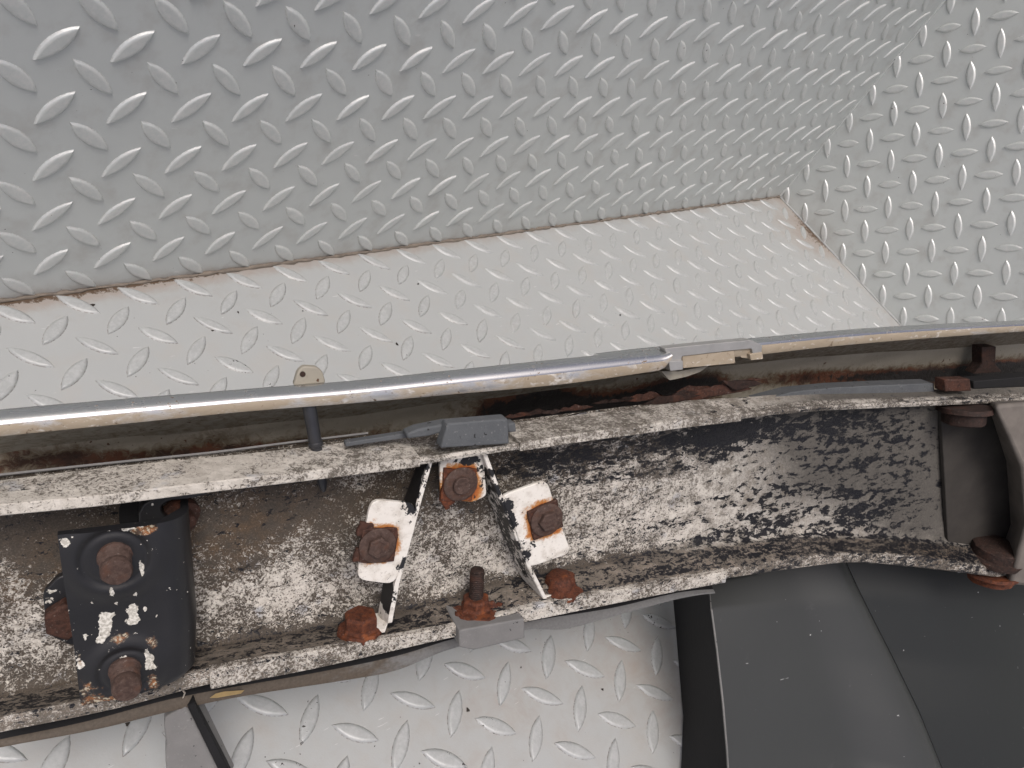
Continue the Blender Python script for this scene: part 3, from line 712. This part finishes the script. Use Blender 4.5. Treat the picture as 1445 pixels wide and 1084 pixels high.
hexbolt(L(531, 767, DT) + Vector((0, 0, .0016)), (0, 0, 1), .0080, .0050, .0024, br1, M['bolt'], .3, .006)
# middle tab
mb, _ = bracket_tab('angle_bracket', [(620, 640), (682, 632), (687, 700), (668, 709), (634, 706), (622, 700)], .016, .002, [], [])
br2 = finish(mb, 'angle_bracket', .016, [(650, 684, 29, 1.05)], [(668, 648, 9, .9), (684, 680, 8, .8), (640, 648, 6, .5)])
tag(br2, 'white middle tab almost covered by orange rust')
sq(L(646, 683, .016), .0078, -.12, .0015, 0, br2, M['orust'], jag=.06)
c = L(632, 707, .016); sq(c, .0028, .5, .0012, 0, br2, M['orust'], 'rust_scale', .25)
hexbolt(L(648, 681, .016) + Vector((0, 0, .0015)), (0, 0, 1), .0080, .0042, .0020, br2, M['bolt'], .2, .006, rnd=18)
# right leg and tab
mb, _ = bracket_tab('angle_bracket', [(704, 701), (766, 679), (774, 684), (790, 735), (804, 774), (800, 783), (745, 802), (737, 780), (722, 745)], DT, .0055, [], [])
leg(mb, [(681, 641, DT), (703, 700, DT), (722, 745, DT), (745, 802, DT), (767, 846, DT - .001)], [(672, 655, .002), (689, 705, .002), (708, 752, .002), (730, 805, .003), (750, 838, .006)])
foot = [L(766, 846, .019), L(826, 836, .016), L(828, 829, .012), L(812, 823, .006), L(755, 832, .006)]
mb.prism([p + Vector((0, .0016, 0)) for p in foot], foot)
br3 = finish(mb, 'angle_bracket', DT, [(770, 733, 25, .97), (748, 725, 16, .35), (792, 824, 20, .6)], [(714, 716, 8, .95), (722, 738, 8, .95), (733, 764, 7, .8), (742, 787, 7, .75), (752, 770, 6, .5), (700, 690, 9, .8), (694, 668, 8, .8)], .65)
tag(br3, 'white leg with a chipped tab folded to the right')
sq(L(768, 732, DT), .0080, .30, .0016, 0, br3, M['rust'], jag=.05)
hexbolt(L(769, 731, DT) + Vector((0, 0, .0016)), (0, 0, 1), .0082, .0050, .0026, br3, M['bolt'], .1, .006)
# ---- rusted fixings standing on the lower flange
def lump(name, px, py, d, prof, mat, parent, wob=.10, seg=18, axis=(0, 1, 0)):
    mb = MB(); mb.lathe(L(px, py, d), axis, prof, seg, wob); return mb.build(name, mat, parent, 50)
def flange_nut(name, px, py, d, wr, hr, h, mat, wob, rot=0, n=6):
    mb = MB(); c = L(px, py, d); ax = (0, 1, 0)
    mb.lathe(c, ax, [(wr, -.001), (wr, .0006), (wr * .93, .0013), (hr * 1.2, .0017)], 22, wob)
    mb.lathe(c + Vector((0, .0012, 0)), ax, [(hr * 1.18, 0), (hr * 1.12, .001), (hr, .0016), (hr, h * .82), (hr * .86, h), (hr * .3, h * .98), (.0003, h * .95)], n, wob * .6, phase=rot)
    return mb.build(name, mat, beam, 32, .0005)
o = flange_nut('bolt', 509, 889, .013, .0102, .0078, .0076, M['orust'], .07, .4)
flange_nut('nut', 671, 860, .013, .0122, .0072, .0058, M['orust'], .10, .2)
flange_nut('bolt', 790, 832, .012, .0112, .0070, .0072, M['orust'], .08, .1)
for k in range(9):
    x_, y_ = 645 + k * 7 + random.uniform(-4, 4), 866 - k * 1.6 + random.uniform(-4, 3)
    mb = MB(); mb.lathe(L(x_, y_, .016), (random.uniform(-.3, .3), 1, .2), [(random.uniform(.0012, .0024), -.001), (.0015, random.uniform(.0006, .0014)), (.0003, .0015)], 7, .3); mb.build('rust_scale', M['orust'], beam, 30)
prof = [(.0034, .004)]
for k in range(14): prof += [(.0036, .006 + k * .0011), (.0031, .00655 + k * .0011)]
prof += [(.0034, .0218), (.0027, .0226), (.0003, .0228)]
lump('threaded_stud', 671, 861, .013, prof, M['drust'], beam, .015)
o = lump('bolt', 790, 831, .012, [(.0115, 0), (.0115, .0012), (.0092, .002), (.0078, .0026), (.0072, .0070), (.0062, .0082), (.002, .0086)], M['orust'], beam, .09)
lump('nut', 252, 722, .006, [(.0075, 0), (.0076, .003), (.006, .0036), (.0048, .004), (.0046, .008), (.003, .009)], M['rust'], beam, .06, axis=(.2, -.3, .9))

# ---- black mounting bracket with two studs
DB = .028
tl, bl = [(81, 755), (89, 813), (106, 925), (114, 996)], None
def lin(P, t):
    n = len(P) - 1; i = min(n - 1, int(t * n)); f_ = t * n - i; return (P[i][0] + (P[i+1][0] - P[i][0]) * f_, P[i][1] + (P[i+1][1] - P[i][1]) * f_)
RE = [(226, 738), (232, 808), (240, 890), (238, 968)]
rows = []; NR, NC = 120, 110
bosses = [(L(161, 787, DB), .0108), (L(178, 946, DB), .0092)]
for i in range(NR + 1):
    t = i / NR; a_, b_ = lin(tl, t), lin(RE, t); row = []
    if t > .96: b_ = (b_[0] - (t - .96) * 260, b_[1])
    A = L(*a_, DB); Bp = L(*b_, DB)
    row.append(A - Vector((0, 0, .003)))
    for j in range(NC + 1):
        p = A + (Bp - A) * (j / NC)
        if i in (0, 1, 2): p.y += -.0016 * (1 if .80 < j / NC < .97 else 0)
        if i == NR or i == NR - 1: p.y += random.uniform(-.0004, .0004)
        for c, r in bosses:
            dd = math.hypot(p.x - c.x, (p.y - c.y)) / r
            p.z += .0014 * (1 / (1 + math.exp(min(50, (dd - 1.55) * 9)))) - .0007 * math.exp(-((dd - 1.0) / .13) ** 2) - .0005 / (1 + math.exp(min(50, (dd - 1) * 16)))
        row.append(p)
    R0_ = .0105
    for k in range(1, 9):
        ph = k / 8 * math.pi / 2; row.append(Bp + Vector((R0_ * math.sin(ph), 0, -R0_ * (1 - math.cos(ph)))))
    row.append(Vector((Bp.x + R0_ + .0005, Bp.y, .004)))
    row.append(Vector((Bp.x + R0_ - .002, Bp.y, .004)))
    row += [Bp + Vector((R0_ - .003, 0, -R0_)), Bp + Vector((0, 0, -.003))]
    rows.append(row)
mb = MB(); mb.loft(rows)
mbk = mb.build('mounting_bracket', M['black'], bump, 50); tag(mbk, 'black bracket with paint chips and two fat rusty studs')
fC = blobs([(92, 765, 10, 8, .9), (186, 745, 26, 8, .8), (148, 882, 11, 15, 1.0), (188, 862, 8, 12, .8), (200, 800, 5, 16, .8), (190, 850, 10, 12, .5), (185, 875, 16, 8, .6), (158, 834, 6, 10, .55), (112, 935, 10, 20, .5), (215, 940, 8, 8, .5), (170, 910, 40, 25, .25)])
fCr = blobs([(205, 748, 22, 9, .7), (170, 902, 22, 9, .65), (215, 905, 14, 18, .55), (120, 970, 30, 30, .45), (112, 930, 8, 14, .5), (215, 960, 14, 16, .5), (160, 985, 40, 8, .7)])
attr(mbk, 'chip', shifted([(92, 765, 9, 7, 1.0), (186, 745, 26, 7, .7), (148, 882, 9, 14, 1.1), (188, 862, 7, 11, .9), (200, 800, 4, 14, .9), (187, 877, 14, 6, .7), (158, 834, 5, 9, .7), (112, 935, 7, 18, .6), (215, 940, 8, 8, .5), (170, 910, 40, 30, .28), (208, 925, 6, 14, .7), (95, 860, 5, 10, .4), (150, 868, 16, 6, .5), (190, 836, 7, 8, .6), (130, 850, 4, 4, .7), (221, 870, 4, 5, .6), (176, 925, 5, 4, .6), (215, 775, 3, 7, .6), (140, 905, 8, 5, .5), (120, 900, 5, 8, .55), (205, 860, 4, 4, .7), (165, 850, 5, 5, .5), (110, 800, 3, 4, .5), (213, 925, 5, 5, .6)], DB))
attr(mbk, 'rust', shifted([(203, 747, 24, 8, .95), (170, 900, 22, 9, .65), (214, 905, 12, 16, .6), (125, 975, 30, 26, .5), (112, 930, 6, 14, .55), (216, 958, 12, 16, .6), (160, 985, 40, 7, .8)], DB))
for (x, y, r, h, m_) in ((162, 784, .0054, .0112, 'bolt'), (176, 944, .0052, .0122, 'bolt')):
    prof = [(r * 1.12, -.002), (r * 1.12, .0012)]
    for k in range(5): prof += [(r, .0014 + k * .0012), (r * .89, .002 + k * .0012)]
    prof += [(r * 1.0, .0082), (r * 1.0, h * .93), (r * .9, h), (r * .3, h + .0002), (.0004, h + .0002)]
    mb = MB(); mb.lathe(L(x, y, DB), (.05, -.12, 1), prof, 28, .02); mb.build('stud', M[m_], mbk, 40)
# paint-bare pad and hex nut to the left of it
o = px_prism('spacer_plate', [(60, 838), (82, 814), (118, 806), (140, 860), (130, 905), (100, 912), (66, 895)], .000, .004, M['black'], .002, .0006)
attr(o, 'chip', lambda p: .30); attr(o, 'rust', lambda p: .05)
mb = MB(); mb.lathe(L(94, 868, .004), (0, 0, 1), [(.0082, 0), (.0082, .005), (.0074, .0058), (.0004, .0058)], 6, .02, phase=.5); mb.build('nut', M['rust'], o, 30, .0004)
# curled arm above it
f_ = [(196, 741), (196, 725), (203, 711), (220, 703), (250, 698), (292, 690), (292, 699), (262, 705), (240, 707), (228, 714), (228, 724), (240, 736), (236, 744)]
o = px_prism('curled_arm', f_, .006, .016, M['black'], .001, .0006); attr(o, 'chip', lambda p: .12); attr(o, 'rust', lambda p: .02)
o = px_prism('shadow_slot', [(168, 742), (168, 716), (178, 703), (205, 699), (225, 697), (200, 712), (196, 742)], -.001, .0012, M['dark'], .002, .0003); o.name = 'gap_shadow'  # flat black piece added in place of the shadow gap beside the arm

# ---- end bracket at the right
o = px_prism('end_plate', [(1327, 560), (1500, 556), (1500, 800), (1440, 806), (1338, 772), (1334, 690)], .000, .0028, M['bracket'], .0015, .0006)
endp = o; tag(o, 'dark grimy plate covering the end of the bar')
mb = MB()
base = [L(1392, 566, .003), L(1418, 650, .003), L(1424, 740, .003), L(1400, 806, .003)]
frt = [L(1402, 571, .030), L(1442, 660, .030), L(1448, 738, .030), L(1424, 826, .030)]
far = [L(1530, 560, .030), L(1540, 650, .030), L(1545, 735, .030), L(1530, 836, .030)]
farb = [L(1530, 560, .003), L(1540, 650, .003), L(1545, 735, .003), L(1530, 830, .003)]
mb.loft([[base[k], frt[k], far[k], farb[k]] for k in range(4)]); mb.build('end_bracket', M['bracket2'], bump, 30, .003)
def flatnut(px, py, d, r, h, mat, par, axis):
    mb = MB(); mb.lathe(L(px, py, d), axis, [(r * 1.25, 0), (r * 1.3, h * .25), (r * 1.02, h * .35), (r, h * .9), (r * .85, h), (.0005, h)], 22, .05); mb.build('nut', M[mat], par, 40)
flatnut(1362, 574, .012, .0125, .011, 'drust', endp, (0, -1, .15))
flatnut(1400, 786, .012, .0150, .010, 'drust', endp, (0, 1, .12))
flatnut(1400, 806, .014, .0135, .008, 'orust', endp, (0, -1, .1))

# ---- dark valance panel below the right end
VE = [(1000, 822), (1004, 860), (1012, 920), (1020, 990), (1026, 1060), (1030, 1130)]          # its free edge
FE = [(949, 838), (953, 880), (958, 940), (964, 1010), (962, 1070), (958, 1130)]          # where its return meets the floor
SE = [(1196, 780), (1222, 842), (1262, 930), (1291, 1000), (1318, 1078), (1334, 1130)]     # the seam
EE = [(1500, 780), (1520, 842), (1540, 930), (1560, 1000), (1580, 1078), (1590, 1130)]
def dv(t, s_): return -.030 + .066 * t + s_
NV = 40
rows, rrows, crow = [], [], []
for i in range(NV + 1):
    t = i / NV; a_, f_, s_ = lin(VE, t), lin(FE, t), lin(SE, t)
    A = L(*a_, dv(t, 0)); S_ = L(*s_, dv(t, 0)); row = []
    for j in range(25):
        q = j / 24; p = A + (S_ - A) * q; k_ = max(0, min(1, (q - .52) / .40)); p.z += .019 * k_ * k_ * (3 - 2 * k_) * (.15 + .85 * t * t * (3 - 2 * t)) - .010 * max(0, (q - .9) / .1) ** 2; row.append(p)
    rows.append(row + [p - Vector((0, 0, .0015)) for p in row[::-1]])
    Fp = Lh(*f_, .003)
    rrows.append([A + Vector((.0012, 0, -.0012)), A + (Fp - A) * .5, Fp, Fp + Vector((.0015, 0, 0)), A + (Fp - A) * .5 + Vector((.0015, 0, 0)), A + Vector((.0026, 0, -.0012))])
    ee = lin(EE, t); E0 = row[-1] + Vector((.0010, 0, -.0006)); E1 = L(*ee, dv(t, -.012)); row = []
    for j in range(17):
        q = j / 16; p = E0 + (E1 - E0) * q; p.z += .012 * math.sin(math.pi * q); row.append(p)
    crow.append(row + [p - Vector((0, 0, .002)) for p in row[::-1]])
mb = MB(); mb.loft(rows); o = mb.build('valance', M['val'], bump, 50); tag(o, 'dark satin grey valance panel below the bar')
mb = MB(); mb.loft(rrows); mb.build('return_flange', M['dark'], o, 40)
mb = MB(); mb.loft(crow); o2 = mb.build('corner_panel', M['val2'], bump, 50); tag(o2, 'blackish corner panel beyond the seam')
bead('bare_edge', [L(x, y, dv(k / 5, .0003)) for k, (x, y) in enumerate(VE)], .0006, .2, o, M['strip'])

# ---- grey strap hanging at lower left
tp = [L(232, 1012, -.004), L(262, 996, -.004)]; bt = [L(236, 1110, .004), L(318, 1110, .004)]
mb = MB(); dd = Vector((.0055, 0, -.012)); rows = []
for k in range(9):
    t = k / 8; a_, b_ = tp[0] + (bt[0] - tp[0]) * t, tp[1] + (bt[1] - tp[1]) * t
    rows.append([a_ + Vector((random.uniform(-.0003, .0003), 0, 0)), b_, b_ + dd, a_ + Vector((.0005, 0, -.012))])
mb.loft(rows); o = mb.build('support_strap', M['strip'], bump, 30, .0006)
mb = MB(); rows = []
for k in range(9):
    t = k / 8; b_ = tp[1] + (bt[1] - tp[1]) * t; p = b_ + Vector((.0004, 0, -.0004)); q = L(274 + 48 * t * 1.28, 992 + 118 * t, .0) 
    rows.append([p, q, q - Vector((0, 0, .006)), p - Vector((0, 0, .006))])
mb.loft(rows); mb.build('strap_edge', M['dark'], o, 30, .0003)

# ------------------------------------------------------------------ loose bits
mb = MB(); P = [(296, 985), (304, 979), (316, 976), (345, 974), (340, 979), (322, 982), (306, 985)]
f_ = [BM @ L(x, y, .000 + .001 * math.sin(i)) for i, (x, y) in enumerate(P)]
mb.prism(f_, [p - EN * .0006 - EV * .0004 for p in f_]); tag(mb.build('dry_leaf', M['leaf'], None, 30), 'yellowish dry leaf scrap caught under the lower lip of the bumper', 'leaf')
mb = MB(); pts = [(254, 962), (259, 968), (257, 973), (261, 978), (258, 985)]
bead('fibre', [BM @ L(x, y, .001) for x, y in pts], .0004, .3, None, M['thread'])
tag(bpy.data.objects['fibre'], 'pale frayed fibre beside the foot of the black bracket', 'fibre')
CR = ['dark dirt crumb on the floor strip straight above the white screw tab', 'dark dirt crumb between the screw tab and the wall joint', 'dark dirt crumb beside the wall joint at far left',
      'dark dirt crumb on the floor strip left of the screw tab', 'dark dirt crumb right under the wall joint near the middle', 'dark dirt crumb on the lower floor patch right of the rubber block',
      'dark dirt crumb low on the floor patch near the black return', 'dark dirt crumb peeping out beneath the rubber block', 'dark dirt crumb in the middle of the lower floor patch',
      'dark dirt crumb on the floor left of the grey strap', 'dark dirt crumb on the floor above the end clip', 'dark dirt crumb close above the middle of the chrome lip']
src = None
for k, (x, y) in enumerate([(427, 439), (336, 441), (131, 431), (300, 467), (590, 401), (735, 942), (850, 973), (640, 905), (660, 1002), (180, 1022), (875, 445), (560, 486)]):
    p = floor_at(x, y)
    if src is None:
        mb = MB(); mb.lathe((0, 0, 0), (0, 0, 1), [(.0011, -.0002), (.0014, .0005), (.001, .0012), (.0002, .0014)], 9, .3); src = mb.build('dirt_crumb', M['crumb']); o = src
    else: o = src.copy(); COL.objects.link(o)
    o.location = p; o.rotation_euler = (0, 0, random.uniform(0, 6)); s_ = random.uniform(.5, 1.2); o.scale = (s_, s_ * random.uniform(.5, 1), s_ * .7)
    tag(o, CR[k], 'crumb', 'dirt crumbs on the floor')
